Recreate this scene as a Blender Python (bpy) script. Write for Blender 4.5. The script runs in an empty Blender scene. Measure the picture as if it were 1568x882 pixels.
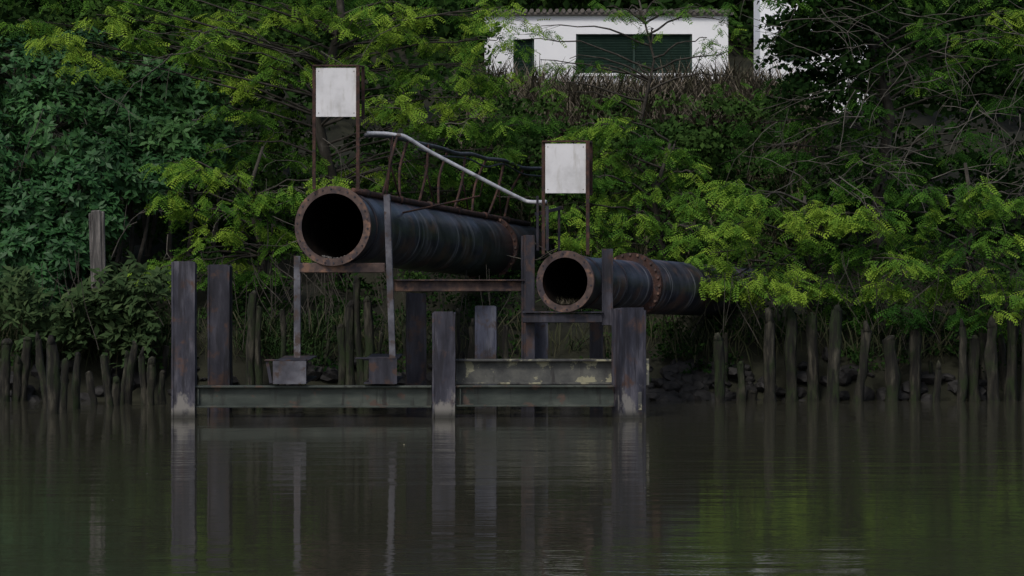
import bpy, bmesh, math, random
import numpy as np
from mathutils import Vector, Matrix
random.seed(7); rng=np.random.default_rng(11)
scene=bpy.context.scene
COL=scene.collection
CAMH=2.5
# unprojection helper: a,b = image pixel coordinates (1/4000 of distance), d = distance in metres from the camera
def at(a,b,d): return Vector(((a-784)*d/4000.0, d, CAMH+(390-b)*d/4000.0))

# ------------------------------------------------------------------ materials
def newmat(name):
    m=bpy.data.materials.new(name); m.use_nodes=True
    nt=m.node_tree; nt.nodes.clear()
    return m,nt,nt.nodes,nt.links
def noisy(name,cols,scale=3,stretch=(1,1,1),detail=5,rough=0.7,bump=0.3,over=None,over_scale=6,over_lo=0.52,over_hi=0.62,over_stretch=(1,1,1),metal=0.0,stain=None,spec=0.3,bdist=0.02,streak=None):
    m,nt,N,L=newmat(name)
    out=N.new('ShaderNodeOutputMaterial'); p=N.new('ShaderNodeBsdfPrincipled')
    L.new(p.outputs[0],out.inputs[0])
    tc=N.new('ShaderNodeTexCoord')
    def noise(sc,st,dt):
        mp=N.new('ShaderNodeMapping'); mp.inputs['Scale'].default_value=st
        L.new(tc.outputs['Object'],mp.inputs[0])
        n=N.new('ShaderNodeTexNoise'); n.inputs['Scale'].default_value=sc; n.inputs['Detail'].default_value=dt; n.inputs['Roughness'].default_value=0.62
        L.new(mp.outputs[0],n.inputs['Vector']); return n
    def layer(col,fac,c):
        mx=N.new('ShaderNodeMixRGB'); mx.inputs[2].default_value=(*c,1)
        L.new(fac,mx.inputs[0]); L.new(col,mx.inputs[1]); return mx.outputs[0]
    n=noise(scale,stretch,detail)
    r=N.new('ShaderNodeValToRGB'); e=r.color_ramp.elements
    while len(e)<len(cols): e.new(0.5)
    for i,(pp,c) in enumerate(cols):
        e[i].position=pp; e[i].color=(*c,1)
    L.new(n.outputs['Fac'],r.inputs[0]); col=r.outputs[0]
    if over:
        n2=noise(over_scale,over_stretch,6)
        mr=N.new('ShaderNodeMapRange'); mr.inputs[1].default_value=over_lo; mr.inputs[2].default_value=over_hi
        L.new(n2.outputs['Fac'],mr.inputs[0]); col=layer(col,mr.outputs[0],over)
    if streak: # (colour, stretch, scale, lo, hi)
        n4=noise(streak[2],streak[1],4)
        mr=N.new('ShaderNodeMapRange'); mr.inputs[1].default_value=streak[3]; mr.inputs[2].default_value=streak[4]; mr.inputs[4].default_value=.8
        L.new(n4.outputs['Fac'],mr.inputs[0]); col=layer(col,mr.outputs[0],streak[0])
    if stain: # tide-mark staining by world height
        ge=N.new('ShaderNodeNewGeometry'); sx=N.new('ShaderNodeSeparateXYZ'); L.new(ge.outputs['Position'],sx.inputs[0])
        n3=noise(4,(1,1,.6),6)
        ad=N.new('ShaderNodeMath'); ad.operation='MULTIPLY_ADD'; ad.inputs[1].default_value=2.6; L.new(n3.outputs['Fac'],ad.inputs[0]); L.new(sx.outputs['Z'],ad.inputs[2])
        mr=N.new('ShaderNodeMapRange'); mr.inputs[1].default_value=stain[0]+1.22; mr.inputs[2].default_value=stain[0]+1.0
        L.new(ad.outputs[0],mr.inputs[0]); col=layer(col,mr.outputs[0],stain[1])
        mr=N.new('ShaderNodeMapRange'); mr.inputs[1].default_value=.14; mr.inputs[2].default_value=.03; mr.inputs[4].default_value=.85
        L.new(sx.outputs['Z'],mr.inputs[0]); col=layer(col,mr.outputs[0],(.02,.02,.016))
    L.new(col,p.inputs['Base Color'])
    p.inputs['Roughness'].default_value=rough; p.inputs['Metallic'].default_value=metal
    p.inputs['Specular IOR Level'].default_value=spec
    if bump>0:
        b=N.new('ShaderNodeBump'); b.inputs['Strength'].default_value=bump; b.inputs['Distance'].default_value=bdist
        L.new(n.outputs['Fac'],b.inputs['Height']); L.new(b.outputs[0],p.inputs['Normal'])
    return m
def leafmat(name,cols,trans=0.3,gloss=0.0):
    m,nt,N,L=newmat(name)
    out=N.new('ShaderNodeOutputMaterial')
    at_=N.new('ShaderNodeAttribute'); at_.attribute_name='tint'
    r=N.new('ShaderNodeValToRGB'); e=r.color_ramp.elements
    while len(e)<len(cols): e.new(0.5)
    for i,(pp,c) in enumerate(cols):
        e[i].position=pp; e[i].color=(*c,1)
    L.new(at_.outputs['Fac'],r.inputs[0])
    if gloss>0:
        p=N.new('ShaderNodeBsdfPrincipled'); p.inputs['Roughness'].default_value=.5; p.inputs['Specular IOR Level'].default_value=gloss
        L.new(r.outputs[0],p.inputs['Base Color']); sh=p.outputs[0]
    else:
        p=N.new('ShaderNodeBsdfDiffuse'); L.new(r.outputs[0],p.inputs[0]); sh=p.outputs[0]
    if trans>0:
        t=N.new('ShaderNodeBsdfTranslucent'); mx=N.new('ShaderNodeMixShader'); L.new(r.outputs[0],t.inputs[0])
        mx.inputs[0].default_value=trans
        L.new(sh,mx.inputs[1]); L.new(t.outputs[0],mx.inputs[2]); sh=mx.outputs[0]
    L.new(sh,out.inputs[0])
    return m

VST=(2.5,2.5,.25)
M_pile=noisy('pile_steel',[(0.32,(0.015,0.015,0.023)),(0.5,(0.040,0.040,0.054)),(0.68,(0.115,0.11,0.13))],scale=2.2,stretch=(2,2,.5),over=(0.085,0.048,0.036),over_scale=3.2,over_lo=0.55,over_hi=0.66,stain=(0.36,(0.19,0.18,0.165)),rough=0.55,bump=0.5,streak=((.016,.015,.020),VST,3,.50,.60))
M_pile_dk=noisy('pile_steel_dark',[(0.3,(0.009,0.009,0.014)),(0.5,(0.024,0.024,0.033)),(0.72,(0.062,0.06,0.076))],scale=2.5,stretch=(2,2,.5),over=(0.058,0.034,0.027),over_scale=4,rough=0.55,bump=0.4,streak=((.010,.010,.013),VST,3,.54,.64))
M_blue=noisy('pile_steel_blue',[(0.3,(0.026,0.029,0.045)),(0.52,(0.065,0.072,0.105)),(0.72,(0.125,0.13,0.155))],scale=2.5,stretch=(2,2,.5),over=(0.05,0.035,0.03),over_scale=4,rough=0.55,bump=0.4,stain=(0.3,(0.13,0.125,0.12)),streak=((.02,.02,.026),VST,3,.54,.64))
M_green=noisy('green_paint_steel',[(0.3,(0.022,0.029,0.025)),(0.5,(0.044,0.054,0.046)),(0.72,(0.09,0.10,0.082))],scale=2.0,stretch=(.7,2,2),over=(0.078,0.054,0.042),over_scale=4,over_lo=.56,over_hi=.62,rough=0.6,bump=0.3,streak=((.02,.021,.019),(2.5,2.5,.3),3,.55,.65))
M_lichen=noisy('lichen_steel',[(0.3,(0.03,0.03,0.032)),(0.5,(0.07,0.072,0.068)),(0.7,(0.12,0.12,0.105))],scale=3,over=(0.26,0.25,0.17),over_scale=4,over_lo=.55,over_hi=.59,rough=0.8,bump=0.3,streak=((.03,.028,.028),(2.5,2.5,.3),3,.55,.65))
M_grey=noisy('grey_steel',[(0.3,(0.035,0.035,0.043)),(0.5,(0.085,0.085,0.10)),(0.75,(0.17,0.17,0.19))],scale=3,over=(0.06,0.042,0.036),over_scale=5,rough=0.6,bump=0.3)
M_rust=noisy('rust',[(0.3,(0.020,0.011,0.009)),(0.5,(0.05,0.026,0.020)),(0.75,(0.12,0.058,0.042))],scale=7,rough=0.85,bump=0.5,over=(0.03,0.022,0.022),over_scale=9)
M_rustlt=noisy('flange_rust',[(0.3,(0.032,0.022,0.021)),(0.5,(0.085,0.058,0.050)),(0.70,(0.24,0.13,0.08))],scale=4,rough=0.75,bump=0.5,over=(0.04,0.032,0.036),over_scale=3.5,over_lo=.50,over_hi=.58)
M_inner=noisy('pipe_inner_rust_shade',[(0.3,(0.003,0.003,0.003)),(0.6,(0.009,0.007,0.006)),(0.8,(0.035,0.018,0.011))],scale=4,rough=1.0,bump=0.2,spec=.03)  # rusty bore, colour taken near black to paint in the shade inside the pipe
M_pipe=noisy('pipe_bitumen',[(0.30,(0.008,0.008,0.013)),(0.47,(0.020,0.020,0.029)),(0.62,(0.044,0.044,0.058)),(0.8,(0.12,0.115,0.13))],scale=1.3,stretch=(1.2,1.2,1.8),detail=7,over=(0.072,0.042,0.036),over_scale=1.7,over_lo=.51,over_hi=.64,over_stretch=(1,1,.8),rough=0.36,bump=0.3,spec=0.5,streak=((.17,.165,.175),(.35,.35,6),2.2,.575,.67))
M_white=noisy('galvanised_rail',[(0.3,(0.22,0.23,0.25)),(0.6,(0.48,0.49,0.52))],scale=6,rough=0.5,bump=0.1,over=(.12,.10,.09),over_scale=5,over_lo=.6,over_hi=.66)
M_sign=noisy('sign_white_panel',[(0.25,(0.46,0.46,0.46)),(0.5,(0.64,0.64,0.65)),(0.75,(0.72,0.72,0.73))],scale=2.5,detail=8,rough=0.6,bump=0.05,over=(0.42,0.41,0.38),over_scale=5,over_lo=.54,over_hi=.78,over_stretch=(1.6,1,.4))
M_cable=noisy('cable_grey',[(0.3,(0.02,0.02,0.024)),(0.7,(0.09,0.09,0.10))],scale=8,rough=0.5,bump=0.1)
M_wood=noisy('old_wood',[(0.3,(0.008,0.0075,0.006)),(0.5,(0.023,0.022,0.016)),(0.72,(0.085,0.078,0.058))],scale=3,stretch=(3,3,.7),rough=0.95,bump=0.9,over=(0.018,0.028,0.010),over_scale=2.2,over_lo=.48,over_hi=.6,bdist=.05,streak=((.008,.0075,.007),(3,3,.4),4,.50,.58))
M_woodlt=noisy('weathered_wood',[(0.3,(0.03,0.028,0.027)),(0.5,(0.085,0.08,0.075)),(0.7,(0.20,0.185,0.17))],scale=3,stretch=(6,6,.7),rough=0.95,bump=0.8)
M_bark=noisy('bark',[(0.3,(0.02,0.018,0.014)),(0.6,(0.055,0.049,0.04)),(0.8,(0.11,0.10,0.088))],scale=4,stretch=(2,2,1),rough=0.95,bump=0,detail=3)
M_twig=noisy('twig_bark',[(0.3,(0.045,0.04,0.034)),(0.7,(0.13,0.12,0.10))],scale=4,rough=0.95,bump=0,detail=2)
M_rock=noisy('wet_rock',[(0.3,(0.006,0.006,0.006)),(0.6,(0.020,0.019,0.018)),(0.8,(0.05,0.047,0.045))],scale=4,rough=0.7,bump=0.6)
M_ground=noisy('ground_mud',[(0.3,(0.007,0.007,0.004)),(0.5,(0.014,0.015,0.008)),(0.75,(0.03,0.03,0.017))],scale=0.8,detail=6,rough=0.95,bump=0.6,bdist=.15)
M_wall=noisy('white_render',[(0.25,(0.80,0.81,0.83)),(0.6,(0.88,0.89,0.90))],scale=0.8,detail=6,rough=0.9,bump=0.1,over=(0.66,0.66,0.66),over_scale=.9,over_lo=.62,over_hi=.85,over_stretch=(2,2,.5))
M_shut=noisy('green_shutter',[(0.3,(0.012,0.030,0.022)),(0.7,(0.024,0.052,0.038))],scale=5,rough=0.6,bump=0.1)
M_roof=noisy('old_roof_tile',[(0.3,(0.06,0.055,0.05)),(0.7,(0.20,0.18,0.16))],scale=5,rough=0.9,bump=0.4)

L_acacia=leafmat('acacia_leaf',[(0.0,(0.014,0.042,0.010)),(0.35,(0.036,0.100,0.018)),(0.65,(0.100,0.215,0.030)),(1.0,(0.245,0.365,0.045))],trans=.32)
L_broad=leafmat('broad_leaf',[(0.0,(0.011,0.036,0.012)),(0.5,(0.028,0.086,0.026)),(1.0,(0.06,0.145,0.04))],trans=0,gloss=.2)
L_dark=leafmat('thicket_leaf',[(0.0,(0.006,0.016,0.005)),(0.5,(0.019,0.043,0.011)),(1.0,(0.048,0.092,0.022))],trans=0)
L_grass=leafmat('dry_grass_blade',[(0.0,(0.028,0.036,0.017)),(0.5,(0.075,0.07,0.045)),(1.0,(0.18,0.15,0.12))],trans=0)
L_plant=leafmat('bank_plant_leaf',[(0.0,(0.014,0.030,0.011)),(0.5,(0.036,0.062,0.025)),(1.0,(0.085,0.115,0.047))],trans=0)

# ------------------------------------------------------------------ object helpers
def empty(name,loc=(0,0,0)):
    e=bpy.data.objects.new(name,None); e.empty_display_size=.3; COL.objects.link(e); e.location=loc; return e
def obj(name,me,mats,parent=None):
    o=bpy.data.objects.new(name,me); COL.objects.link(o)
    for m in (mats if isinstance(mats,(list,tuple)) else [mats]): me.materials.append(m)
    if parent: 
        o.parent=parent; o.matrix_parent_inverse=Matrix.Translation(-parent.location)
    return o
def bm_obj(name,bm,mats,parent=None,smooth=False):
    me=bpy.data.meshes.new(name); bm.normal_update(); bm.to_mesh(me); bm.free()
    if smooth: me.polygons.foreach_set('use_smooth',[True]*len(me.polygons))
    return obj(name,me,mats,parent)
def frame(p0,p1,up=Vector((0,0,1))):
    z=(p1-p0).normalized()
    if abs(z.dot(up))>.98: up=Vector((0,-1,0))
    x=up.cross(z).normalized(); y=z.cross(x)
    return x,y,z
def bar(bm,p0,p1,w,h,up=Vector((0,0,1)),bevel=0.006,ox=0,oy=0):
    p0=Vector(p0);p1=Vector(p1); x,y,z=frame(p0,p1,up)
    L=(p1-p0).length
    r=bmesh.ops.create_cube(bm,size=1)
    M=Matrix((x.to_4d(),y.to_4d(),z.to_4d(),(0,0,0,1))).transposed()
    for i in range(3): M[3][i]=0
    mid=(p0+p1)/2+x*ox+y*oy
    T=Matrix.Translation(mid)@M@Matrix.Diagonal((w,h,L,1))
    bmesh.ops.transform(bm,matrix=T,verts=r['verts'])
    if bevel>0:
        es=list({e for v in r['verts'] for e in v.link_edges})
        bmesh.ops.bevel(bm,geom=es,offset=min(bevel,w*.3,h*.3),segments=1,affect='EDGES')
def ibeam(bm,p0,p1,w,h,t=0.03,up=Vector((0,0,1))):
    bar(bm,p0,p1,t*.7,h-2*t-.002,up,0)
    bar(bm,p0,p1,w,t,up,.004,0,(h-t)/2); bar(bm,p0,p1,w,t,up,.004,0,-(h-t)/2)
def tube(bm,pts,radii,seg=8,cap=True,jit=0.0):
    pts=[Vector(p) for p in pts]; rings=[]
    if not isinstance(radii,(list,tuple)): radii=[radii]*len(pts)
    ref=Vector((0.13,0.99,0.05))
    for i,p in enumerate(pts):
        d=(pts[min(i+1,len(pts)-1)]-pts[max(i-1,0)]).normalized()
        if abs(d.dot(ref))>.95: ref=Vector((1,0,0.1))
        x=d.cross(ref).normalized(); y=d.cross(x)
        rings.append([bm.verts.new(p+(x*math.cos(a)+y*math.sin(a))*radii[i]*(1+random.uniform(-jit,jit))) for a in [2*math.pi*k/seg for k in range(seg)]])
    for a,b in zip(rings,rings[1:]):
        for k in range(seg): bm.faces.new((a[k],a[(k+1)%seg],b[(k+1)%seg],b[k]))
    if cap:
        bm.faces.new(rings[0][::-1]); bm.faces.new(rings[-1])
def npmesh(name,V,F,tint,mat,parent=None):
    me=bpy.data.meshes.new(name)
    me.vertices.add(len(V)); me.vertices.foreach_set('co',V.astype(np.float32).ravel())
    me.loops.add(F.size); me.loops.foreach_set('vertex_index',F.astype(np.int32).ravel())
    me.polygons.add(len(F)); me.polygons.foreach_set('loop_start',np.arange(0,F.size,4,dtype=np.int32))
    me.update(calc_edges=True)
    a=me.attributes.new('tint','FLOAT','POINT'); a.data.foreach_set('value',tint.astype(np.float32))
    return obj(name,me,mat,parent)
def instance(tv,tf,pos,dirs,ups,sc,tint):
    d=dirs/np.linalg.norm(dirs,axis=1,keepdims=True)
    y=np.cross(ups,d); y/=np.linalg.norm(y,axis=1,keepdims=True)+1e-9
    z=np.cross(d,y)
    n=len(pos)
    V=(tv[None,:,0:1]*d[:,None,:]+tv[None,:,1:2]*y[:,None,:]+tv[None,:,2:3]*z[:,None,:])*sc[:,None,None]+pos[:,None,:]
    F=tf[None]+(np.arange(n)*len(tv))[:,None,None]
    T=np.repeat(tint,len(tv))
    return V.reshape(-1,3),F.reshape(-1,4),T
def frond_template(pairs=6):
    vs=[];fs=[]
    def leaf(bx,dr,ln,wd,bz):
        d=np.array(dr)/np.linalg.norm(dr); s=np.array([-d[1],d[0],0])
        b=np.array([bx,0,bz]); k=len(vs)
        vs.extend([b,b+d*ln*.5+s*wd/2,b+d*ln+np.array([0,0,-.03]),b+d*ln*.5-s*wd/2]); fs.append([k,k+1,k+2,k+3])
    for i in range(pairs):
        t=.12+.85*i/(pairs-1); z=-.28*t*t; ln=.28*(1-.45*abs(t-.5)); 
        leaf(t,(.45,1,-.18),ln,.13,z); leaf(t,(.45,-1,-.18),ln,.13,z)
    leaf(.97,(1,0,-.2),.2,.10,-.27)
    return np.array(vs),np.array(fs)
FT=frond_template()
LT=(np.array([[0,0,0],[.5,.2,.02],[1,0,-.12],[.5,-.2,.02]]),np.array([[0,1,2,3]]))
LT2=(np.array([[0,0,0],[.55,.34,.05],[1,0,-.1],[.55,-.34,.05]]),np.array([[0,1,2,3]]))
def blade_template():
    vs=[];fs=[]
    for i,(x,z,w) in enumerate([(0,0,.012),(.35,.03,.016),(.7,-.06,.011),(1,-.25,.002)]):
        vs+= [[x,w,z],[x,-w,z]]
        if i: k=2*i; fs.append([k-2,k-1,k+1,k])
    return np.array(vs),np.array(fs)
BT=blade_template()

def twigs_fronds(tp,outd,tint,nf=7,s=(.15,.28),jit=.5):
    n=len(tp)
    pos=np.repeat(tp,nf,0)+rng.normal(0,.045,(n*nf,3))
    az=rng.uniform(-1.9,1.9,n*nf); o=np.repeat(outd,nf,0)
    c,s_=np.cos(az),np.sin(az)
    d=np.stack([o[:,0]*c-o[:,1]*s_,o[:,0]*s_+o[:,1]*c,o[:,2]+rng.normal(0.05,.28,n*nf)],1)
    up=np.stack([rng.normal(0,jit,n*nf),rng.normal(-.35,jit,n*nf),np.ones(n*nf)],1)
    t=np.clip(np.repeat(tint,nf)+rng.normal(0,.10,n*nf),0,1)
    return pos,d,up,rng.uniform(s[0],s[1],n*nf),t
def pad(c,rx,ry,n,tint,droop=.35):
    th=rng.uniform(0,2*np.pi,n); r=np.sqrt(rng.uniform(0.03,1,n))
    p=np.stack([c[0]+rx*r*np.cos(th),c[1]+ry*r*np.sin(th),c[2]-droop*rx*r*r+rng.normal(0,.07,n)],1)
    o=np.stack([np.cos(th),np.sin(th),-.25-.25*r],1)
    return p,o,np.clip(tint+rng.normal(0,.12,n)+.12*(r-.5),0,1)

def bez(a,b,c,n):
    return [a*(1-t)**2+b*2*t*(1-t)+c*t*t for t in [i/(n-1) for i in range(n)]]
def acacia(name,base,nodes,pads,thick=.13):
    e=empty(name,base)
    bm=bmesh.new()
    pts=[base-Vector((0,0,.4))]+nodes
    tube(bm,pts,[thick*(1-.7*i/len(nodes)) for i in range(len(pts))],8,jit=.08)
    bm_obj('trunk',bm,M_bark,e,True)
    bm=bmesh.new(); P=[];O=[];T=[]
    dense=[]
    for a,b in zip(pts[1:],pts[2:]):
        for k in range(6): dense.append(a.lerp(b,k/6))
    dense.append(pts[-1])
    for c,rx,n,tint in pads:
        c=Vector(c)
        j=min(dense,key=lambda q:(q-c).length+max(0,q.z-c.z+.3)*1.5)
        mid=(j+c)/2+Vector((random.uniform(-.3,.3),random.uniform(-.2,.2),random.uniform(.15,.5)))
        path=bez(j,mid,c,8)
        path=[p+Vector((random.uniform(-.04,.04),random.uniform(-.04,.04),random.uniform(-.04,.04))) for p in path]
        tube(bm,path,[.026-.018*i/7 for i in range(8)],4,cap=False)
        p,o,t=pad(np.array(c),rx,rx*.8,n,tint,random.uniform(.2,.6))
        for q in range(0,n,3):
            tp=Vector(p[q]); s=path[random.choice([5,6,7])]
            tube(bm,[s,(s+tp)/2+Vector((0,0,.08)),tp],[.008,.006,.004],3,cap=False)
        P.append(p);O.append(o);T.append(t)
    bm_obj('branches',bm,M_bark,e,True)
    P=np.concatenate(P);O=np.concatenate(O);T=np.concatenate(T)
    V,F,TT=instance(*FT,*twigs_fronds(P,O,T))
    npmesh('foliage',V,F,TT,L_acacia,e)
    return e

# ------------------------------------------------------------------ terrain
prof_y=[-400,38,43.6,44.6,45.1,45.6,46.3,47.6,50,56,63,68,75,95,130,900]
prof_z=[-2,-1.8,-1.0,-.35,.1,.55,1.05,1.5,2.2,3.8,5.6,6.1,6.3,15,18,22]
def gz(x,y):
    b=np.interp(y,prof_y,prof_z)
    a=np.clip((np.asarray(y)-44)/4,0,1)
    return b+a*(.18*np.sin(x*1.3+y*.7)+.13*np.sin(x*2.9-y*1.7+1)+.07*np.sin(x*6.1+y*5.2))
xs=np.concatenate([np.linspace(-700,-40,12),np.linspace(-36,36,220),np.linspace(40,700,12)])
ys=np.concatenate([np.linspace(-400,36,8),np.linspace(43,52,70),np.linspace(52.5,100,70),np.linspace(105,900,14)])
X,Y=np.meshgrid(xs,ys); Z=gz(X,Y)
V=np.stack([X,Y,Z],-1).reshape(-1,3); nx=len(xs)
idx=np.arange(len(ys)*nx).reshape(len(ys),nx)
F=np.stack([idx[:-1,:-1],idx[:-1,1:],idx[1:,1:],idx[1:,:-1]],-1).reshape(-1,4)
g=npmesh('ground',V,F,np.zeros(len(V)),M_ground); g.data.polygons.foreach_set('use_smooth',[True]*len(g.data.polygons))

# ------------------------------------------------------------------ water
m,nt,N,L=newmat('river_water')
out=N.new('ShaderNodeOutputMaterial'); p=N.new('ShaderNodeBsdfPrincipled'); L.new(p.outputs[0],out.inputs[0])
p.inputs['Base Color'].default_value=(0.036,0.035,0.024,1); p.inputs['Roughness'].default_value=0.02; p.inputs['IOR'].default_value=1.45
tc=N.new('ShaderNodeTexCoord')
def wn(st,sc,dt,d=0.0):
    mp=N.new('ShaderNodeMapping'); mp.inputs['Scale'].default_value=st; L.new(tc.outputs['Object'],mp.inputs[0])
    n=N.new('ShaderNodeTexNoise'); n.inputs['Scale'].default_value=sc; n.inputs['Detail'].default_value=dt; n.inputs['Distortion'].default_value=d
    L.new(mp.outputs[0],n.inputs['Vector']); return n
n1=wn((.35,1.5,1),1.0,2,.3); n2=wn((.8,3.2,1),3.2,3)
ma=N.new('ShaderNodeMath'); ma.operation='MULTIPLY_ADD'; ma.inputs[1].default_value=.24; L.new(n2.outputs['Fac'],ma.inputs[0]); L.new(n1.outputs['Fac'],ma.inputs[2])
b=N.new('ShaderNodeBump'); b.inputs['Distance'].default_value=0.05
n3=wn((.05,.22,1),1.0,2,.5); mr=N.new('ShaderNodeMapRange'); mr.inputs[1].default_value=.42; mr.inputs[2].default_value=.62; mr.inputs[3].default_value=.15; mr.inputs[4].default_value=.40
L.new(n3.outputs['Fac'],mr.inputs[0]); L.new(mr.outputs[0],b.inputs['Strength'])
L.new(ma.outputs[0],b.inputs['Height']); L.new(b.outputs[0],p.inputs['Normal'])
bm=bmesh.new()
vs=[bm.verts.new(c) for c in [(-700,-400,0),(700,-400,0),(700,45.9,0),(-700,45.9,0)]]; bm.faces.new(vs)
bm_obj('water',bm,m)
bm=bmesh.new()
for i in range(9):
    d=random.uniform(24,42); x=random.uniform(-.2,.2)*d; r=random.uniform(.005,.009)
    bmesh.ops.create_icosphere(bm,subdivisions=1,radius=r,matrix=Matrix.Translation((x,d,.002))@Matrix.Diagonal((1.5,1.2,.5,1)))
bm_obj('floating_debris',bm,M_lichen)

# ------------------------------------------------------------------ house
hs=70.0
H=empty('white_house',(at(930,178,hs)))
def wallbox(bm,x0,x1,y0,y1,z0,z1,bevel=0):
    r=bmesh.ops.create_cube(bm,size=1,matrix=Matrix.Translation(((x0+x1)/2,(y0+y1)/2,(z0+z1)/2))@Matrix.Diagonal((x1-x0,y1-y0,z1-z0,1)))
    if bevel:
        bmesh.ops.bevel(bm,geom=list({e for v in r['verts'] for e in v.link_edges}),offset=bevel,segments=1,affect='EDGES')
k=hs/4000
X_=lambda a:(a-784)*k
Z_=lambda b:CAMH+(390-b)*k
hx0,hx1=X_(742),X_(1115); z0,z1=5.6,Z_(23)
bm=bmesh.new()
wx=[(X_(786),X_(818),Z_(126),Z_(60)),(X_(882),X_(1060),Z_(112),Z_(52))]
wallbox(bm,hx0,wx[0][0],hs,hs+.3,z0,z1)
wallbox(bm,wx[0][1],wx[1][0],hs,hs+.3,z0,z1)
wallbox(bm,wx[1][1],hx1,hs,hs+.3,z0,z1)
for w in wx:
    wallbox(bm,w[0],w[1],hs,hs+.3,z0,w[2]); wallbox(bm,w[0],w[1],hs,hs+.3,w[3],z1)
wallbox(bm,hx0,hx0+.3,hs+.3,hs+6,z0,z1); wallbox(bm,hx1-.3,hx1,hs+.3,hs+6,z0,z1); wallbox(bm,hx0,hx1,hs+6,hs+6.3,z0,z1)
bm_obj('walls',bm,M_wall,H)
bm=bmesh.new()
for w in wx:
    n=int((w[3]-w[2])/.07); 
    for i in range(n):
        zz=w[2]+(i+.5)*(w[3]-w[2])/n
        bar(bm,(w[0]+.03,hs+.12,zz),(w[1]-.03,hs+.12,zz),.02,.06,Vector((0,-.5,1)),0)
    nm=max(1,round((w[1]-w[0])/1.5))
    for i in range(nm+1):
        xx=w[0]+.03+(w[1]-w[0]-.06)*i/nm; bar(bm,(xx,hs+.09,w[2]+.002),(xx,hs+.09,w[3]-.002),.06,.05,bevel=0)
    wallbox(bm,w[0]+.002,w[1]-.002,hs+.2,hs+.22,w[2]+.002,w[3]-.002)
bm_obj('shutters',bm,M_shut,H)
bm=bmesh.new()
for w in wx: wallbox(bm,w[0]-.05,w[1]+.05,hs-.06,hs-.003,w[2]-.08,w[2]-.01)
bm_obj('window_sills',bm,M_wall,H)
bm=bmesh.new()
rx0,rx1=hx0-.2,hx1+.15
vs=[(rx0,hs-.12,z1-.0),(rx1,hs-.12,z1-.0),(rx1,hs+3.2,z1+.22),(rx0,hs+3.2,z1+.22),(rx1,hs+6.6,z1-.0),(rx0,hs+6.6,z1-.0)]
lo=[bm.verts.new(v) for v in vs]; hi=[bm.verts.new((v[0],v[1],v[2]+.07)) for v in vs]
for q in [(0,1,2,3),(3,2,4,5)]:
    bm.faces.new([lo[i] for i in q][::-1]); bm.faces.new([hi[i] for i in q])
for a,b2 in [(0,1),(1,2),(2,4),(4,5),(5,3),(3,0)]: bm.faces.new((lo[a],lo[b2],hi[b2],hi[a]))
x=rx0+.1
while x<rx1:
    tube(bm,[(x,hs-.16,z1+.10),(x,hs+3.2,z1+.31)],.06,7); x+=.17
bm_obj('roof',bm,M_roof,H)
H2=empty('white_outbuilding',(at(1200,170,74)))
k2=74/4000
bm=bmesh.new(); wallbox(bm,(1164-784)*k2,(1330-784)*k2,74,76,5.8,11.2,.02); bm_obj('walls',bm,M_wall,H2)
bm=bmesh.new(); wallbox(bm,(1160-784)*k2,(1336-784)*k2,73.8,76.2,11.203,11.4,.02); bm_obj('roof',bm,M_roof,H2)
bm=bmesh.new(); wallbox(bm,(1200-784)*k2,(1240-784)*k2,73.95,73.997,8,9.2,.01); bm_obj('window_shutter',bm,M_shut,H2)

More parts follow.
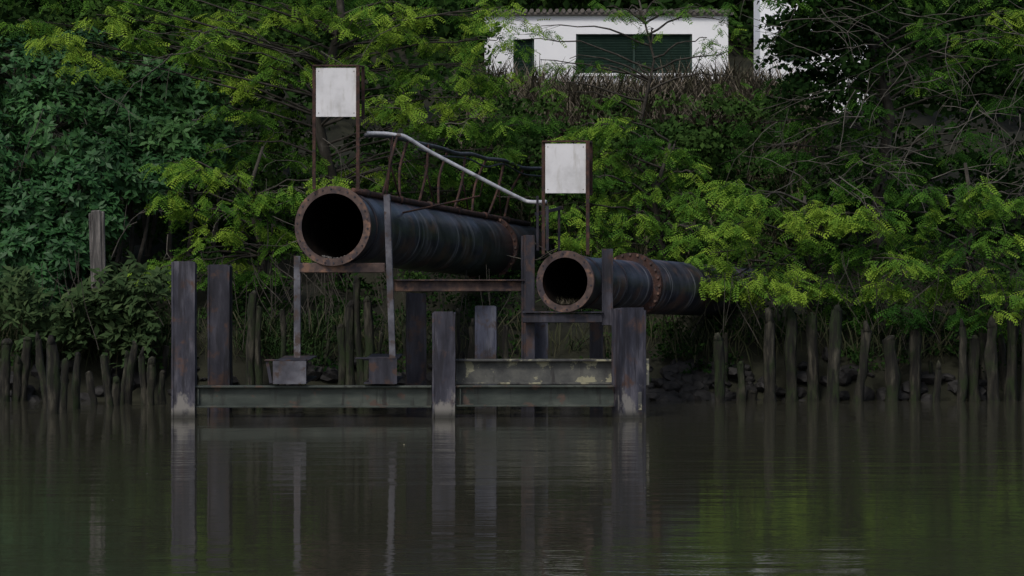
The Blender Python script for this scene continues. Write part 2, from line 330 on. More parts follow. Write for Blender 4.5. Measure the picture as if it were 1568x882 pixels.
# ------------------------------------------------------------------ pipes
def lathe(bm,prof,seg=64,mi=0):
    rings=[[bm.verts.new((r*math.cos(2*math.pi*k/seg),r*math.sin(2*math.pi*k/seg),z)) for k in range(seg)] for r,z in prof]
    for a,b2 in zip(rings,rings[1:]):
        for k in range(seg):
            f=bm.faces.new((a[k],a[(k+1)%seg],b2[(k+1)%seg],b2[k])); f.material_index=mi; f.smooth=True
def edgeflat(o):
    md=o.modifiers.new('es','EDGE_SPLIT'); md.split_angle=math.radians(35)
def make_pipe(p0,p1,R,rf,ri,joints,nb,R2=None,zj=None):
    e=empty('drainage_pipe',p0); d=(p1-p0).normalized(); Ltot=(p1-p0).length
    e.matrix_world=Matrix.Translation(p0)@d.to_track_quat('Z','Y').to_matrix().to_4x4()
    def child(name,bm,mat,flat=True):
        me=bpy.data.meshes.new(name); bmesh.ops.recalc_face_normals(bm,faces=bm.faces); bm.to_mesh(me); bm.free()
        o=bpy.data.objects.new(name,me); COL.objects.link(o); me.materials.append(mat); o.parent=e
        if flat: edgeflat(o)
        return o
    bm=bmesh.new()
    if R2: prof=[(R,.045),(R,zj),(R2,zj+.1),(R2,Ltot)]
    else:
        prof=[(R,.045)]; z=.045
        for q in range(5):
            z+=random.uniform(.9,1.9); prof+= [(R,z),(R+.004,z+.02),(R+.004,z+.10),(R,z+.12)]
        prof.append((R,Ltot))
    lathe(bm,prof); child('pipe_shell',bm,M_pipe)
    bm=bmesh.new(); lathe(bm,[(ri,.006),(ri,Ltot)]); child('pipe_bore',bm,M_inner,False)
    bm=bmesh.new(); lathe(bm,[(ri+.001,.0),(rf-.004,0),(rf,.004),(rf,.041),(rf-.004,.045),(R+.001,.045)]); child('end_flange',bm,M_rustlt)
    bm=bmesh.new()
    for i in range(nb):
        a=2*math.pi*(i+.3)/nb; rr=(rf+ri)/2+.012
        c=Vector((rr*math.cos(a),rr*math.sin(a),-.006))
        bmesh.ops.create_cone(bm,cap_ends=True,segments=6,radius1=.014,radius2=.014,depth=.012,matrix=Matrix.Translation(c))
    child('flange_bolts',bm,M_pile_dk)
    for z,rj in joints:
        bm=bmesh.new(); lathe(bm,[(R-.01,z),(rj,z),(rj,z+.04),(rj-.02,z+.045),(rj-.02,z+.055),(rj,z+.06),(rj,z+.10),(R-.01,z+.10)])
        child('joint_flange',bm,M_rust)
        bm=bmesh.new(); nn=24
        for i in range(nn):
            a=2*math.pi*i/nn; rr=rj-.03
            for zz in (z-.014,z+.114):
                bmesh.ops.create_cone(bm,cap_ends=True,segments=6,radius1=.022,radius2=.022,depth=.028,matrix=Matrix.Translation((rr*math.cos(a),rr*math.sin(a),zz)))
        child('joint_bolts',bm,M_rustlt)
    return e
p0=at(509,346,40); p1=Vector((1.45,55.5,2.35))
bigd=(p1-p0).normalized()
big=make_pipe(p0,p1,.545,.615,.50,[(8.6,.62)],26)
q0=at(865,431,40.2); q1=Vector((5.2,51.0,1.72))
small=make_pipe(q0,q1,.405,.475,.37,[(3.0,.54)],14,R2=.46,zj=3.1)
def axis_at(d): return p0.lerp(p1,(d-p0.y)/(p1.y-p0.y))

# ------------------------------------------------------------------ steel piles
def hpile(c0,top,w,dep,rot=0,mat=M_pile,cap=True,bottom=-1.2):
    e=empty('steel_pile',(c0[0],c0[1],0))
    bm=bmesh.new(); t=.028
    R=Matrix.Rotation(rot,3,'Z'); c=Vector((c0[0],c0[1],0))
    def bx(x0,x1,y0,y1,zb,zt):
        n=14
        zs=[zb+(zt-zb)*i/n for i in range(n+1)]
        rr=[]
        for z in zs:
            j=random.uniform(-.004,.004)
            rr.append([bm.verts.new(c+R@Vector((x+j,y+j,0))+Vector((0,0,z+(random.uniform(-.03,.012) if z==zt else 0)))) for x,y in ((x0,y0),(x1,y0),(x1,y1),(x0,y1))])
        for a,b2 in zip(rr,rr[1:]):
            for k in range(4): bm.faces.new((a[k],a[(k+1)%4],b2[(k+1)%4],b2[k]))
        bm.faces.new(rr[-1]); bm.faces.new(rr[0][::-1])
    bx(-w/2+.03,w/2-.03,-dep/2,-dep/2+t,bottom,top)
    bx(-w/2,-w/2+.032,-dep/2-.016,dep/2,bottom,top-.01); bx(w/2-.032,w/2,-dep/2-.016,dep/2,bottom,top-.015)
    bx(-w/2+.035,w/2-.035,dep/2-t,dep/2,bottom,top-.03)
    bm_obj('pile_section',bm,mat,e)
    if cap:
        bm=bmesh.new()
        bmesh.ops.create_cube(bm,size=1,matrix=Matrix.Translation(c+Vector((0,0,top-.05)))@R.to_4x4()@Matrix.Diagonal((w-.07,dep-.06,.02,1)))
        bm_obj('pile_fill',bm,M_rust,e)
    return e
def hp(a0,a1,btop,d,dep=.3,rot=0,mat=M_pile,cap=True):
    c=at((a0+a1)/2,btop,d+dep/2); w=(a1-a0)*d/4000
    return hpile((c.x,d+dep/2),CAMH+(390-btop)*d/4000,w,dep,rot,mat,cap)
hp(264,300,400,40,.32,.03,M_pile)
hp(320,354,405,41.6,.32,-.04,M_pile_dk)
hp(662,697,477,40,.32,.02,M_pile)
hp(728,761,468,41.6,.32,-.05,M_blue)
E5=hp(941,984,471,40,.34,.32,M_pile)
hp(622,652,448,43.2,.3,.1,M_pile_dk)
hp(801,838,492,42,.3,.06,M_blue)
hp(798,818,360,41.6,.2,0,M_pile_dk,False)
hp(903,923,480,42,.2,0,M_pile_dk)
bm=bmesh.new(); bar(bm,at(984,549,40.1),at(984,590,40.1),.2,.04); bar(bm,at(975,600,40.05),at(975,628,40.05),.16,.03)
bm_obj('bracket_plate',bm,M_lichen,E5)

# ------------------------------------------------------------------ platform
PF=empty('steel_platform',(0,40.2,0.3))
bm=bmesh.new()
ibeam(bm,at(299,607,40.15),at(661,607,40.15),.2,.335,.028)
ibeam(bm,at(698,606,40.15),at(940,606,40.15),.2,.325,.028)
bar(bm,at(304,595,40.13),at(304,619,40.13),.02,.12,bevel=0); bar(bm,at(705,595,40.13),at(705,619,40.13),.02,.12,bevel=0)
bm_obj('front_beams',bm,M_green,PF)
bm=bmesh.new(); ibeam(bm,at(698,569,40.42),at(940,569,40.42),.22,.385,.03); bm_obj('upper_beam',bm,M_lichen,PF)
bm=bmesh.new()
ibeam(bm,at(330,606,42),at(760,606,42),.2,.3,.028); ibeam(bm,at(762,600,42.1),at(930,600,42.1),.2,.3,.028)
bm_obj('rear_beams',bm,M_pile_dk,PF)
def crossbeam(a0,a1,b0,b1,d0,d1,mat,plate):
    bm=bmesh.new()
    c0=at((a0+a1)/2,(b0+b1)/2,d0); w=(a1-a0)*d0/4000; h=(b1-b0)*d0/4000
    c1=Vector((c0.x,d1,c0.z))
    ibeam(bm,c0,c1,w,h,.02)
    bar(bm,(c0.x-w/2-.13,d0+.1,c0.z+h/2+.012),(c0.x+w/2+.0,d0+.1,c0.z+h/2+.012),.25,.02)
    if plate:
        bar(bm,(c0.x-w/2-.09,d0+.03,c0.z+h/2-.005),(c0.x-w/2-.03,d0+.03,c0.z-h/2+.01),.05,.03,Vector((0,1,0)),bevel=.003)
    bm_obj('cross_beam',bm,M_pile_dk,PF)
    bm=bmesh.new(); bar(bm,(c0.x+(0 if plate else .04),d0-.014,c0.z-h/2),(c0.x+(0 if plate else .04),d0-.014,c0.z+h/2),w-(0 if plate else .08),.02,bevel=.003)
    bm_obj('end_plate',bm,mat,PF)
crossbeam(418,469,553,588,40.0,42.2,M_grey,True)
crossbeam(557,608,550,588,40.0,42.2,M_pile_dk,False)
bm=bmesh.new()
bar(bm,at(455,548,40.1),at(455,392,40.1),.10,.03,bevel=.004); bar(bm,at(459.5,548,40.13),at(459.5,392,40.13),.02,.08,bevel=.004)
bm_obj('left_leg',bm,M_grey,PF)
bm=bmesh.new()
bar(bm,at(601,548,40.0),at(592,298,40.0),.095,.025,bevel=.004); bar(bm,at(605,548,40.06),at(597,298,40.06),.02,.10,bevel=.004)
bm_obj('right_leg',bm,M_grey,PF)
bm=bmesh.new()
bar(bm,at(459,410,40.12),at(590,410,40.12),.12,.15,bevel=.01); bar(bm,at(604,438,40.9),at(800,438,41.7),.14,.17,bevel=.01)
bar(bm,at(604,429,40.86),at(800,429,41.66),.2,.02,bevel=.003)
bm_obj('large_pipe_cradle',bm,M_rustlt,PF)
bm=bmesh.new()
bar(bm,at(800,487,40.35),at(922,487,40.35),.2,.14,bevel=.01); bar(bm,at(800,478,40.33),at(924,478,40.33),.24,.02,bevel=.003)
bar(bm,at(930,498,40.3),at(930,381,40.3),.15,.03,bevel=.005); bar(bm,at(937,498,40.34),at(937,381,40.34),.03,.12,bevel=.005); bar(bm,at(923,498,40.34),at(923,381,40.34),.03,.12,bevel=.005)
bar(bm,at(812,560,40.5),at(812,360,40.5),.14,.10,bevel=.006)
bar(bm,at(838,384,40.6),at(838,316,40.6),.05,.05,bevel=.004); bar(bm,at(823,384,40.6),at(823,300,40.6),.04,.05,bevel=.004)
bar(bm,at(820,328,40.65),at(862,318,40.9),.04,.05,bevel=.004); bar(bm,at(856,384,40.9),at(856,316,40.9),.04,.05,bevel=.004)
bm_obj('small_pipe_cradle',bm,M_pile_dk,PF)
def strap(z,R,p,d,w=.07):
    bm=bmesh.new(); lathe(bm,[(R,z),(R+.015,z),(R+.015,z+w),(R,z+w)],48)
    bmesh.ops.transform(bm,matrix=Matrix.Translation(p)@d.to_track_quat('Z','Y').to_matrix().to_4x4(),verts=bm.verts)
    o=bm_obj('pipe_strap',bm,M_pile_dk,PF); edgeflat(o)
sd=(q1-q0).normalized()
strap(.55,.408,q0,sd); strap(1.7,.408,q0,sd,.05); strap(.5,.548,p0,bigd,.09)

# ------------------------------------------------------------------ signs
def sign(a0,a1,b0,b1,d,pl,pr,pbot,extra):
    e=empty('blank_sign',at((a0+a1)/2,pbot,d))
    bm=bmesh.new(); 
    bar(bm,at((a0+a1)/2,b0+1,d),at((a0+a1)/2,b1,d),(a1-a0)*d/4000,.02,bevel=.003); bm_obj('panel',bm,M_sign,e)
    bm=bmesh.new()
    bar(bm,at(pl,b0-1,d+.03),at(pl,pbot,d+.03),.05,.05,bevel=.004); bar(bm,at(pr,b0-1,d-.02),at(pr,pbot,d-.02),.055,.05,bevel=.004)
    bar(bm,at(extra,b0-1,d+.28),at(extra,b1+3,d+.28),.05,.05,bevel=.004)
    bar(bm,at(pl-2,b0-2.5,d),at(pr+3,b0-2.5,d),.06,.025,bevel=.003)
    bar(bm,at(pr,b0-1,d+.0),at(extra,b0-1,d+.28),.04,.03,bevel=.003)
    bar(bm,at(pr,b1+1,d+.0),at(extra,b1+1,d+.28),.04,.03,bevel=.003)
    bar(bm,at(pl,(b0+b1)/2,d+.035),at(pr,(b0+b1)/2,d+.035),.03,.04,bevel=.003)
    bm_obj('frame',bm,M_rust,e)
    bm=bmesh.new()
    for a in (a0+4,a1-4):
        for b_ in (b0+6,b1-6):
            bmesh.ops.create_icosphere(bm,subdivisions=1,radius=.008,matrix=Matrix.Translation(at(a,b_,d-.012)))
    bm_obj('screws',bm,M_rust,e)
sign(484,546,103,179,40.0,481,548,290,556)
sign(835,897,219,296,40.1,832,900,390,905)

# ------------------------------------------------------------------ handrail
HR=empty('handrail',at(700,260,41))
def arc(pts,sub=5):
    P=[pts[0]]+pts+[pts[-1]]; o=[]
    for i in range(1,len(P)-2):
        for s in range(sub):
            t=s/sub; a,b_,c,d=P[i-1],P[i],P[i+1],P[i+2]
            o.append(.5*((2*b_)+(c-a)*t+(2*a-5*b_+4*c-d)*t*t+(3*b_-a-3*c+d)*t**3))
    o.append(pts[-1]); return o
bm=bmesh.new()
tube(bm,arc([at(562,204,40.3),at(590,204.5,40.4),at(608,207,40.45),at(622,210,40.5),at(660,233,40.7),at(740,275,41.0),at(795,303,41.2),at(812,309,41.2),at(836,309,41.0)]),.030,10)
bm_obj('top_rail',bm,M_white,HR,True)
far=[(560,207,41),(598,209,42),(640,219,43.5),(672,226,44.5),(700,235,45.5),(722,236,46.2),(745,243,47),(772,246,48),(800,257,49),(832,258,50)]
bm=bmesh.new()
tube(bm,arc([at(*q) for q in far]),.036,8)
tube(bm,arc([at(a,b_+9+4*math.sin(i*2.1),d) for i,(a,b_,d) in enumerate(far[2:])]),.018,6)
bm_obj('far_rail',bm,M_cable,HR,True)
def rodp(d): return axis_at(d)+Vector((.22,0,.555))
bm=bmesh.new()
for i,(a,b_,d) in enumerate([(600,209,42),(625,215,42.9),(655,222,43.9),(686,231,45),(712,236,45.9),(745,243,47),(772,246,48),(803,257,49.1)]):
    t=at(a,b_,d); c=rodp(d-.3)
    tube(bm,arc([t,t.lerp(c,.5)+Vector((-.07 if i%2 else .05,0,.03)),c],4),.024,6)
    if i%2==0: tube(bm,[t.lerp(c,.35),rodp(d+.6)],.015,5)
tube(bm,[at(608,208,40.45),at(597,250,40.5),at(592,300,40.4)],.022,6)
tube(bm,[at(740,276,41.0),at(735,300,41.3),Vector((axis_at(42).x+.45,42,axis_at(42).z+.31))],.016,6)
bm_obj('stanchions',bm,M_rust,HR,True)
bm=bmesh.new()
rod=[rodp(d) for d in (40.3,42,44,46,48,50.5)]
tube(bm,rod,.05,8)
for d in (40.9,42.6,44.2,45.8,47.5,49):
    c=rodp(d); tube(bm,[c-bigd*.06,c+bigd*.06],.07,8)
bm_obj('service_tube',bm,M_rust,HR,True)
bm=bmesh.new()
for i in range(16): # small steps of the walkway on the pipe crown
    d=41.2+i*.55; c=axis_at(d)+Vector((-.02,0,.60))
    bar(bm,c+Vector((-.2,0,0)),c+Vector((.2,0,0)),.12,.03,bevel=.004)
bm_obj('walkway_treads',bm,M_rust,HR)

# ------------------------------------------------------------------ wooden piles
def pilepost(bm,x,y,top,r,lean=(0,0),bottom=-.8,seg=8,point=.5):
    n=10; pts=[];rad=[]; wx_=random.uniform(-.05,.05); ph=random.uniform(0,6)
    tp=random.uniform(.1,.4)
    for i in range(n):
        t=i/(n-1); z=bottom+(top-bottom)*t
        pts.append(Vector((x+lean[0]*t+wx_*math.sin(ph+t*4)+random.uniform(-.012,.012),y+lean[1]*t,z))); rad.append(r*(1.1-tp*t)*random.uniform(.84,1.14))
    tube(bm,pts,rad,seg,cap=False,jit=.14)
    tip=Vector((pts[-1].x+random.uniform(-.5,.5)*r,pts[-1].y,top+r*random.uniform(-.2,2.2)))
    tube(bm,[pts[-1]-Vector((0,0,.02)),pts[-1]+(tip-pts[-1])*.6,tip],[rad[-1]*.98,rad[-1]*random.uniform(.5,.85),rad[-1]*random.uniform(.1,.45)],seg,jit=.2)
bm=bmesh.new()
def PP(a,b_,d,wpx,lean=0): 
    p=at(a,b_,d); pilepost(bm,p.x-lean,p.y,p.z,wpx*d/8000,(lean,0))
for a,b_,w,l in [(1101,522,17,0),(1133,556,15,.05),(1152,600,18,0),(1181,492,20,.08),(1213,486,19,0),(1243,482,20,-.05),(1279,475,20,0),(1325,505,16,.22),(1362,520,22,-.04),(1403,500,19,.03),(1440,566,14,.2),(1471,500,16,0),(1493,520,20,0),(1522,500,18,0),(1549,480,18,0),(1570,490,18,0),(1600,500,18,0)]:
    PP(a,b_,random.uniform(44.3,44.9),w,l)
for a,b_,w,d in [(80,528,20,41.0),(100,552,14,42),(122,545,14,42.4),(62,520,12,44),(138,570,12,43.5),(160,545,13,43),(178,585,14,43.6),(192,545,12,44),(205,528,13,43.8),(216,545,14,43.4),(232,558,16,43.4),(8,525,18,44.4),(24,555,14,44.5),(40,520,16,44.6),(250,570,12,44.5)]:
    PP(a,b_,d,w,random.uniform(-.13,.13))
x=-9.5
while x<9.5:
    pilepost(bm,x,random.uniform(45.1,45.5),random.uniform(.2,1.25),random.uniform(.03,.08),(random.uniform(-.25,.25),0)); x+=random.uniform(.25,1.0)
for a,b_,w in [(385,450,14),(398,470,12),(432,475,12),(521,500,13),(535,470,15),(548,430,13),(560,460,15),(700,480,14),(720,500,12),(777,500,12)]:
    PP(a,b_,44.7,w,random.uniform(-.12,.12))
x=-60
while x<60:
    if abs(x)>9.5: pilepost(bm,x,random.uniform(44.7,45.3),random.uniform(.6,1.6),random.uniform(.07,.12))
    x+=.5
bm_obj('wooden_pilings',bm,M_wood,None,True)
bm=bmesh.new()
p=at(150,322,45.5); 
bar(bm,(p.x+.04,45.5,1.0),(p.x-.03,45.5,p.z),.17,.14,bevel=.02); bar(bm,(p.x+.13,45.5,1.0),(p.x+.08,45.52,p.z-.02),.06,.12,bevel=.02)
bar(bm,(p.x-.06,45.5,1.0),(p.x-.135,45.52,p.z-.05),.05,.12,bevel=.02)
bm_obj('wooden_post',bm,M_woodlt)
bm=bmesh.new()
for i in range(420):
    x=random.uniform(-14,14) if i>90 else random.uniform(2.2,4.2); y=random.uniform(44.5,45.7); r=random.uniform(.06,.24)
    z=float(gz(x,y))+r*.15
    res=bmesh.ops.create_icosphere(bm,subdivisions=2,radius=r)
    s=Matrix.Diagonal((random.uniform(.8,1.6),random.uniform(.7,1.1),random.uniform(.45,.9),1)); Rm=Matrix.Rotation(random.uniform(0,6),4,'Z')@Matrix.Rotation(random.uniform(-.5,.5),4,'X')
    for v in res['verts']: v.co*=1+random.uniform(-.18,.14)
    bmesh.ops.transform(bm,matrix=Matrix.Translation((x,y,z))@Rm@s,verts=res['verts'])
bm_obj('bank_rocks',bm,M_rock)

# ------------------------------------------------------------------ vegetation
def clumps(name,C,R,per,tmpl,size,mat,tint,up_bias=.3,parent=None):
    n=len(C); N_=n*per
    v=rng.normal(0,1,(N_,3)); v/=np.linalg.norm(v,axis=1,keepdims=True); v[:,2]=np.abs(v[:,2])*.8+v[:,2]*.2
    v[:,1]-=.35
    rr=np.repeat(R,per)*rng.uniform(.55,1.08,N_)
    pos=np.repeat(C,per,0)+v*rr[:,None]*np.array([1,1,.8])
    d=v*.7+rng.normal(0,.6,(N_,3)); d[:,2]-=.15
    up=v+rng.normal(0,.5,(N_,3))+np.array([0,-.3,up_bias])
    t=np.clip(np.repeat(tint,per)+rng.normal(0,.12,N_),0,1)
    V,F,T=instance(*tmpl,pos,d,up,rng.uniform(size[0],size[1],N_),t)
    return npmesh(name,V,F,T,mat,parent)
def rosettes(name,pts,outs,mat,nl=11,size=(.11,.19),tint=.5,parent=None):
    n=len(pts); N_=n*nl
    az=rng.uniform(0,2*np.pi,N_); el=rng.uniform(-.25,.8,N_)
    o=np.repeat(outs,nl,0); o/=np.linalg.norm(o,axis=1,keepdims=True)
    a=np.cross(o,np.array([.1,.2,1.])); a/=np.linalg.norm(a,axis=1,keepdims=True); b_=np.cross(o,a)
    d=(a*np.cos(az)[:,None]+b_*np.sin(az)[:,None])*np.cos(el)[:,None]+o*np.sin(el)[:,None]
    pos=np.repeat(pts,nl,0)+rng.normal(0,.01,(N_,3))+o*rng.uniform(-.06,.03,N_)[:,None]
    t=np.clip(np.repeat(np.broadcast_to(tint,(n,)),nl)+rng.normal(0,.12,N_),0,1)
    V,F,T=instance(*LT,pos,d,o+rng.normal(0,.15,(N_,3)),rng.uniform(size[0],size[1],N_),t)
    return npmesh(name,V,F,T,mat,parent)
def shrub(name,domes,perdome,mat,**kw):
    base=Vector((domes[0][0],domes[0][1],float(gz(domes[0][0],domes[0][1]))))
    e=empty(name,base)
    P=[];O=[];T=[];bm=bmesh.new(); t0=kw.pop('tint',.5)
    for cx,cy,cz,r in domes:
        v=rng.normal(0,1,(perdome,3)); v[:,1]-=.5; v[:,2]+=.2; v/=np.linalg.norm(v,axis=1,keepdims=True)
        P.append(np.array([cx,cy,cz])+v*r*rng.uniform(.6,1.1,(perdome,1))); O.append(v+np.array([0,-.2,.6])); T.append(np.full(perdome,t0+random.uniform(-.25,.25)))
        g0=Vector((cx*.8+base.x*.2,cy+.3,float(gz(cx,cy+.3))-.2))
        tube(bm,bez(g0,(g0+Vector((cx,cy,cz)))/2+Vector((random.uniform(-.3,.3),0,.2)),Vector((cx,cy,cz)),6),[.05,.045,.04,.03,.02,.012],6,cap=False)
        for q in range(0,perdome,4): tube(bm,[Vector((cx,cy,cz)),Vector(P[-1][q])],[.012,.006],3,cap=False)
    bm_obj('stems',bm,M_bark,e,True)
    rosettes('foliage',np.concatenate(P),np.concatenate(O),mat,parent=e,tint=np.concatenate(T),**kw)
def D(a,b_,d,r): p=at(a,b_,d); return (p.x,p.y,p.z,r)
shrub('broadleaf_shrub',[D(40,330,48,.75),D(110,300,48,.7),D(0,250,48.5,.8),D(80,200,49,.9),D(160,250,49,.75),D(200,190,49.5,.8),D(230,270,49,.6),D(260,150,50,.8),D(30,390,47.5,.6),D(150,340,48,.5),D(20,120,50,.9),D(120,120,50,.9),D(-60,300,48,1.2),D(-80,180,49,1.2),D(60,440,47,.4),D(100,390,47.3,.45)],115,L_broad,tint=.55,size=(.13,.22))
shrub('broadleaf_shrub',[D(255,215,49.5,.65),D(300,170,50,.7),D(215,140,50,.65),D(330,230,50,.6),D(180,170,49.6,.65),D(285,240,49.3,.4)],100,L_broad,tint=.8,size=(.13,.22))

def PD(lst,d0,d1,rx,n,t0):
    r=[]
    for it in lst:
        a,b_=it[0],it[1]; t=t0+(it[2] if len(it)>2 else 0)
        d=random.uniform(d0,d1); r.append((at(a,b_,d),random.uniform(rx[0],rx[1]),n,min(1,max(0,t+random.uniform(-.14,.14)))))
    return r
def gp(x,y): return Vector((x,y,float(gz(x,y))))
front=[(30,30),(90,55,.1),(150,20,.1),(210,60),(250,20,.1),(320,50),(350,15),(400,60,.1),(440,20,.1),(500,20,.1),(545,25,.1),(470,70),(560,70,.0),(620,40),(680,60),(730,30),(700,100),(640,100),(760,65),(590,5,.1),(660,10,.1),(770,12),(745,105),
 (330,110),(390,120),(430,90),(300,80),(590,150),(660,150),(610,165),(720,150),(140,85),(200,110),(420,5),(530,100,-.1)]
mid=[(360,170),(420,160),(440,200),(640,200),(690,185),(740,200),(400,230),(600,235),(350,220),(460,240),(570,255,.15),(620,265),(680,290),(720,270),(760,230),(780,290),(735,130),(790,180),(830,185),(650,250)]
low=[(265,250),(300,265),(350,270,.1),(250,300,.1),(300,320,.1),(340,300),(390,300,.1),(430,300,.1),(330,350,.1),(380,345,.15),(420,345),(250,400,.1),(290,390),(360,390),(235,415,.1),(440,380),(400,420,-.1),(470,290,.1),(500,275,.1),(330,420,-.2)]
base=gp(-3.4,49.5)
acacia('acacia_tree',base,[base+Vector((.1,0,1.5)),base+Vector((-.3,-.2,3.2)),base+Vector((.2,-.4,5)),base+Vector((0,-.5,7.2))],
  PD(front,47,50,(.4,.75),13,.74)+PD(mid,48,51,(.4,.7),12,.54)+PD([(a,b_) for a in range(60,760,90) for b_ in (-20,-70,-130)],47,52,(.6,1),10,.55),.16)
base=gp(-4.6,47.5)
acacia('acacia_tree',base,[base+Vector((.1,0,.8)),base+Vector((-.2,-.2,1.9)),base+Vector((.1,-.3,2.8))],PD(low,46.0,47.6,(.28,.45),11,.62),.08)
r1=[(890,195),(940,185),(985,215),(920,235,.1),(965,260,.1),(1030,225),(1060,265),(1000,285,.1),(900,275),(935,300,.1),(880,320,.1),(975,330,.1),(920,350,.15),(1020,345,.1),(960,375,.1),(1060,350,.1),(1005,385,.1),(880,365,.1),(1050,300),(1085,315,.1)]
r2=[(1120,285,.1),(1150,300,.1),(1190,320,.1),(1120,350,.1),(1160,370,.1),(1090,390,.15),(1130,430,.25),(1165,425,.2),(1200,400,.1),(1215,440,.15),(1240,330,.15),(1270,325,.2),(1310,330,.2),(1250,370),(1290,400),(1270,435,.1),(1330,380),(1350,440,.15),(1380,400,.1),(1100,430,.2),(1080,415,.2)]
r3=[(1340,320),(1390,350,.1),(1430,370,.1),(1420,410,.1),(1460,440,.15),(1400,445,.1),(1500,425,.15),(1540,455,.15),(1560,420),(1480,380),(1520,360),(1500,310,.1),(1490,285,.15),(1560,300),(1450,320),(1410,290),(1530,480,.0),(1590,440),(1600,380),(1340,470,-.1),(1440,475,-.2),(1380,475,-.25),(1490,480,-.2),(1290,465,-.2),(1560,495,-.2)]
r4=[(1170,190),(1200,235),(1150,225),(1230,180),(1260,240),(1290,190),(1330,230),(1250,285,.0),(1320,275),(1370,190),(1380,250),(1440,230),(1480,200),(1300,120),(1260,100),(1380,90),(1430,120),(1330,60),(1480,90,.1),(1500,50,.3),(1540,20,.4),(1555,50,.35),(1560,90),(1440,40),(1250,30),(1200,120),(1540,150),(1560,220),(1320,150),(1210,60)]
base=gp(2.6,48.3)
acacia('acacia_tree',base,[base+Vector((.2,0,.8)),base+Vector((.0,-.3,1.8)),base+Vector((.3,-.4,2.8))],PD(r1,46.5,48.6,(.28,.55),13,.55),.09)
base=gp(5.4,47.2)
acacia('acacia_tree',base,[base+Vector((0,-.1,.7)),base+Vector((-.2,-.6,1.3)),base+Vector((-.2,-.8,2.1))],PD(r2,44.2,46,(.28,.55),13,.62),.09)
base=gp(8.2,47.4)
acacia('acacia_tree',base,[base+Vector((0,-.1,.9)),base+Vector((.1,-.5,1.6)),base+Vector((-.1,-.7,2.6))],PD(r3,44.4,46.4,(.28,.55),12,.55),.10)
base=gp(7.0,50)
acacia('acacia_tree',base,[base+Vector((0,-.1,1.5)),base+Vector((.2,-.3,3)),base+Vector((-.2,-.2,4.5)),base+Vector((.1,-.2,6.4))],
   PD(r4,48,50.5,(.4,.7),10,.36)+PD([(a,b_) for a in range(1180,1640,90) for b_ in (-20,-70,-130)],47,51,(.6,1),10,.45),.15)
base=gp(3.0,57)
acacia('acacia_tree',base,[base+Vector((-.2,0,1.2)),base+Vector((.1,-.1,2.6)),base+Vector((-.3,0,4.2))],
   [(at(a,b_,57),.42,4,.55) for a,b_ in [(800,60),(830,40),(870,90),(850,125),(900,100),(960,20),(1000,45),(1085,60),(1070,10),(980,95),(930,10),(830,90),(1120,80),(1010,5),(880,140),(960,140),(1100,30),(1125,120)]],.05)

C=[];R=[];T=[]
def addc(a0,a1,b0,b1,d0,d1,n,r0,r1,t0,t1):
    for i in range(n):
        d=random.uniform(d0,d1); p=at(random.uniform(a0,a1),random.uniform(b0,b1),d)
        if p.z<float(gz(p.x,p.y))-.1: p.z=float(gz(p.x,p.y))+.1
        C.append(p[:]);R.append(random.uniform(r0,r1));T.append(random.uniform(t0,t1))
addc(-250,735,-120,430,50.5,54,270,.5,.9,.15,.85)
addc(1215,1800,-120,420,51,54.5,190,.5,.9,.0,.45)
addc(1190,1330,-40,170,48,50,60,.3,.5,.0,.35)
addc(700,1200,205,430,50.5,55,170,.4,.7,.2,.8)
addc(740,1200,165,230,57,61,60,.3,.55,.4,1)
for i in range(320):
    x=random.uniform(-11,11); y=random.uniform(49,60); C.append((x,y,float(gz(x,y))+.1)); R.append(random.uniform(.3,.55)); T.append(random.uniform(.1,.7))
clumps('thicket',np.array(C),np.array(R),95,LT2,(.09,.16),L_dark,np.array(T))
C=[];R=[];T=[]
addc(-400,2000,-160,200,80,86,420,1.2,2.0,.3,.8)
addc(-500,680,-100,200,62,70,80,.9,1.5,.1,.6)
addc(1300,2000,-100,200,62,70,60,.9,1.5,.1,.6)
clumps('background_trees',np.array(C),np.array(R),90,LT2,(.25,.45),L_dark,np.array(T))
C=[];R=[];T=[]
for i in range(440):
    x=random.uniform(-14,14); y=random.uniform(45.4,49.5); C.append((x,y,float(gz(x,y))+.1)); R.append(random.uniform(.2,.42)); T.append(random.uniform(.0,.6))
clumps('bank_undergrowth',np.array(C),np.array(R),70,LT2,(.05,.10),L_dark,np.array(T))

def grass(name,pts,h,mat,t0,t1,per=16,spread=.5,parent=None):
    n=len(pts)*per; pos=np.repeat(np.array(pts),per,0)+np.column_stack([rng.normal(0,.08,(n,2)),np.zeros(n)])
    az=rng.uniform(0,2*np.pi,n); k_=rng.uniform(.1,spread,n)
    d=np.stack([np.cos(az)*k_,np.sin(az)*k_,np.ones(n)],1); up=np.stack([-np.cos(az),-np.sin(az),np.zeros(n)],1)+rng.normal(0,.3,(n,3))
    V,F,TT=instance(*BT,pos,d,up,rng.uniform(h[0],h[1],n),rng.uniform(t0,t1,n)); return npmesh(name,V,F,TT,mat,parent)
pts=[]
for i in range(620):
    y=random.uniform(58,67); x=random.uniform(-1.0,7.0)*1.0; pts.append((x,y,float(gz(x,y))))
grass('dry_grass',pts,(.6,1.5),L_grass,.3,1,20,.5)
pts=[]
for i in range(260):
    y=random.uniform(50,58); x=random.uniform(-2,6); pts.append((x,y,float(gz(x,y))))
grass('tall_grass',pts,(.5,1.1),L_grass,0,.7,16,.5)
pts=[]
for i in range(230):
    y=random.uniform(45.7,47.2); x=random.choice([random.uniform(-9.5,-6),random.uniform(-10,10)]); pts.append((x,y,float(gz(x,y))))
for i in range(40):
    x=random.uniform(-4.7,-3.3); y=random.uniform(45.3,46.2); pts.append((x,y,float(gz(x,y))+.2))
grass('bank_grass',pts,(.25,.6),L_plant,0,.7,22,1.8)
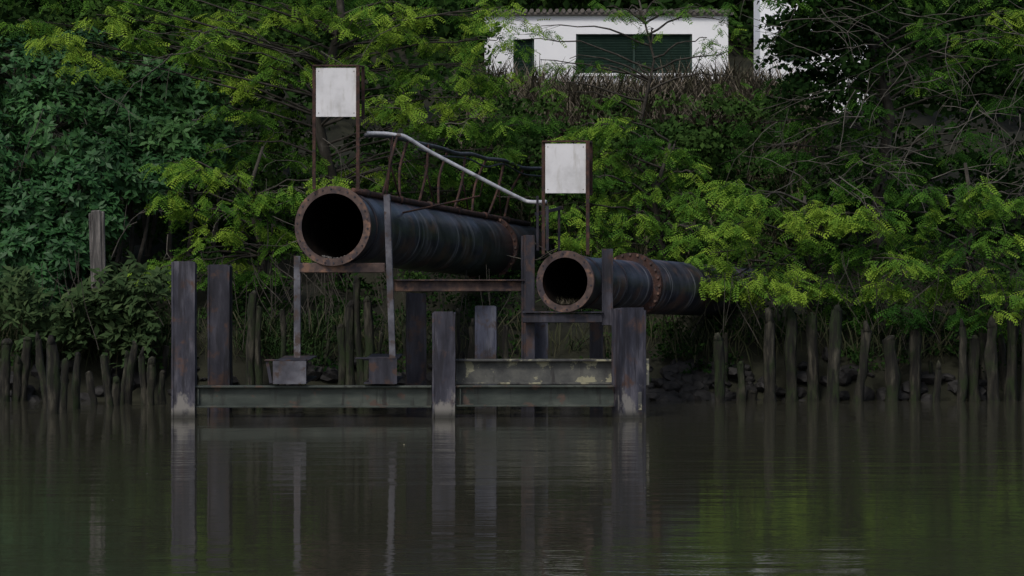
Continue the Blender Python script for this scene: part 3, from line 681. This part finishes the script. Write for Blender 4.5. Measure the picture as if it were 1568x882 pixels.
P=[];O=[]
for cx,cz,n in [(115,480,46),(150,470,40),(190,470,46),(210,500,30),(40,470,30),(235,440,34),(95,500,40),(20,440,30),(175,440,30),(150,515,26),(200,530,20),(60,505,24)]:
    for i in range(n):
        p=at(cx+random.gauss(0,18),cz+random.gauss(0,16),random.uniform(44.7,45.9)); P.append(p[:]); O.append((random.gauss(0,.4),-.5,.7))
rosettes('bank_plants',np.array(P),np.array(O),L_plant,nl=8,size=(.12,.27),tint=.5)
n=1000
cx=rng.uniform(-9.8,9.8,n)
pos=np.stack([cx,rng.uniform(45.5,46.0,n),rng.uniform(.9,1.6,n)],1)
d=np.stack([rng.normal(0,.45,n),rng.normal(-.3,.2,n),-np.ones(n)],1)
V,F,TT=instance(*BT,pos,d,np.tile([0.,-1,0],(n,1))+rng.normal(0,.3,(n,3)),rng.uniform(.25,.7,n),rng.uniform(0,.35,n)); npmesh('hanging_dead_grass',V,F,TT,L_grass)
bm=bmesh.new()
for i in range(190):
    a=random.choice([random.uniform(1080,1600),random.uniform(1080,1600),random.uniform(330,620),random.uniform(0,1000)]); d=random.uniform(44.6,46.5)
    s=at(a,random.uniform(380,440),d); l=random.uniform(.4,1.3); w=random.uniform(-.4,.4)
    tube(bm,arc([s,s+Vector((w*.3,0,-l*.4)),s+Vector((w,-.05,-l*.8)),s+Vector((w*1.3,-.1,-l))],3),[.007]*10,3,cap=False)
bm_obj('hanging_vines',bm,M_bark)
bm=bmesh.new()
for i in range(150):
    if i%3: a,b_=random.uniform(1180,1600),random.uniform(-20,300)
    else: a,b_=random.uniform(0,800),random.uniform(30,420)
    s=at(a,b_,random.uniform(46.5,49)); p=s; pts=[p]; dr=Vector((random.uniform(-1,1),random.uniform(-.4,.2),random.uniform(-.7,.6))).normalized()
    for k_ in range(7):
        dr=(dr+Vector((random.uniform(-.35,.35),random.uniform(-.2,.2),random.uniform(-.4,.3)))).normalized(); p=p+dr*random.uniform(.1,.28); pts.append(p)
        if k_ in(2,4): 
            q=dr+Vector((random.uniform(-.8,.8),0,random.uniform(-.8,.8))); tube(bm,[p,p+q*.2,p+q*.4+Vector((0,0,-.05))],[.006,.005,.003],3,cap=False)
    tube(bm,pts,[.010-.0010*j for j in range(len(pts))],4,cap=False)
bm_obj('bare_twigs',bm,M_twig)
pts=[tuple(q0+sd*.1+Vector((random.uniform(-.12,.12),random.uniform(0,.2),-.35))) for i in range(10)]
grass('pipe_mouth_grass',pts,(.06,.15),L_grass,.3,.9,12,1.2)
bm=bmesh.new()
for i in range(70):
    s=random.uniform(-1,1); 
    bmesh.ops.create_icosphere(bm,subdivisions=1,radius=random.uniform(.008,.022),matrix=Matrix.Translation(p0+bigd*random.uniform(.03,.3)+Vector((s*.2,0,-math.sqrt(.25-.04*s*s)+.005))))
bm_obj('pipe_mouth_gravel',bm,M_woodlt)

# ------------------------------------------------------------------ light
w=bpy.data.worlds.new('World'); scene.world=w; w.use_nodes=True
nt=w.node_tree; nt.nodes.clear()
o=nt.nodes.new('ShaderNodeOutputWorld'); bg=nt.nodes.new('ShaderNodeBackground'); sk=nt.nodes.new('ShaderNodeTexSky')
sk.sky_type='NISHITA'; sk.sun_disc=False; sk.sun_elevation=math.radians(50); sk.sun_rotation=math.radians(205); sk.air_density=1.0; sk.dust_density=3.0; sk.ozone_density=1.0
bg.inputs[1].default_value=0.12
nt.links.new(sk.outputs[0],bg.inputs[0]); nt.links.new(bg.outputs[0],o.inputs[0])
sun=bpy.data.lights.new('sun','SUN'); sun.energy=1.5; sun.angle=math.radians(12); sun.color=(1,.97,.94)
so=bpy.data.objects.new('sun',sun); COL.objects.link(so)
az=math.radians(205); el=math.radians(50)
dirv=Vector((math.sin(az)*math.cos(el),math.cos(az)*math.cos(el),math.sin(el)))
so.rotation_euler=dirv.to_track_quat('Z','Y').to_euler(); so.location=dirv*60

cam=bpy.data.cameras.new('camera'); co=bpy.data.objects.new('camera',cam); COL.objects.link(co)
co.location=(0,0,CAMH); co.rotation_euler=(math.radians(90),0,0)
cam.sensor_width=36; cam.lens=36*4000/1568; cam.shift_y=-51/1568; cam.clip_end=3000; cam.clip_start=.5
scene.camera=co
scene.view_settings.view_transform='Standard'; scene.view_settings.look='None'; scene.view_settings.exposure=0
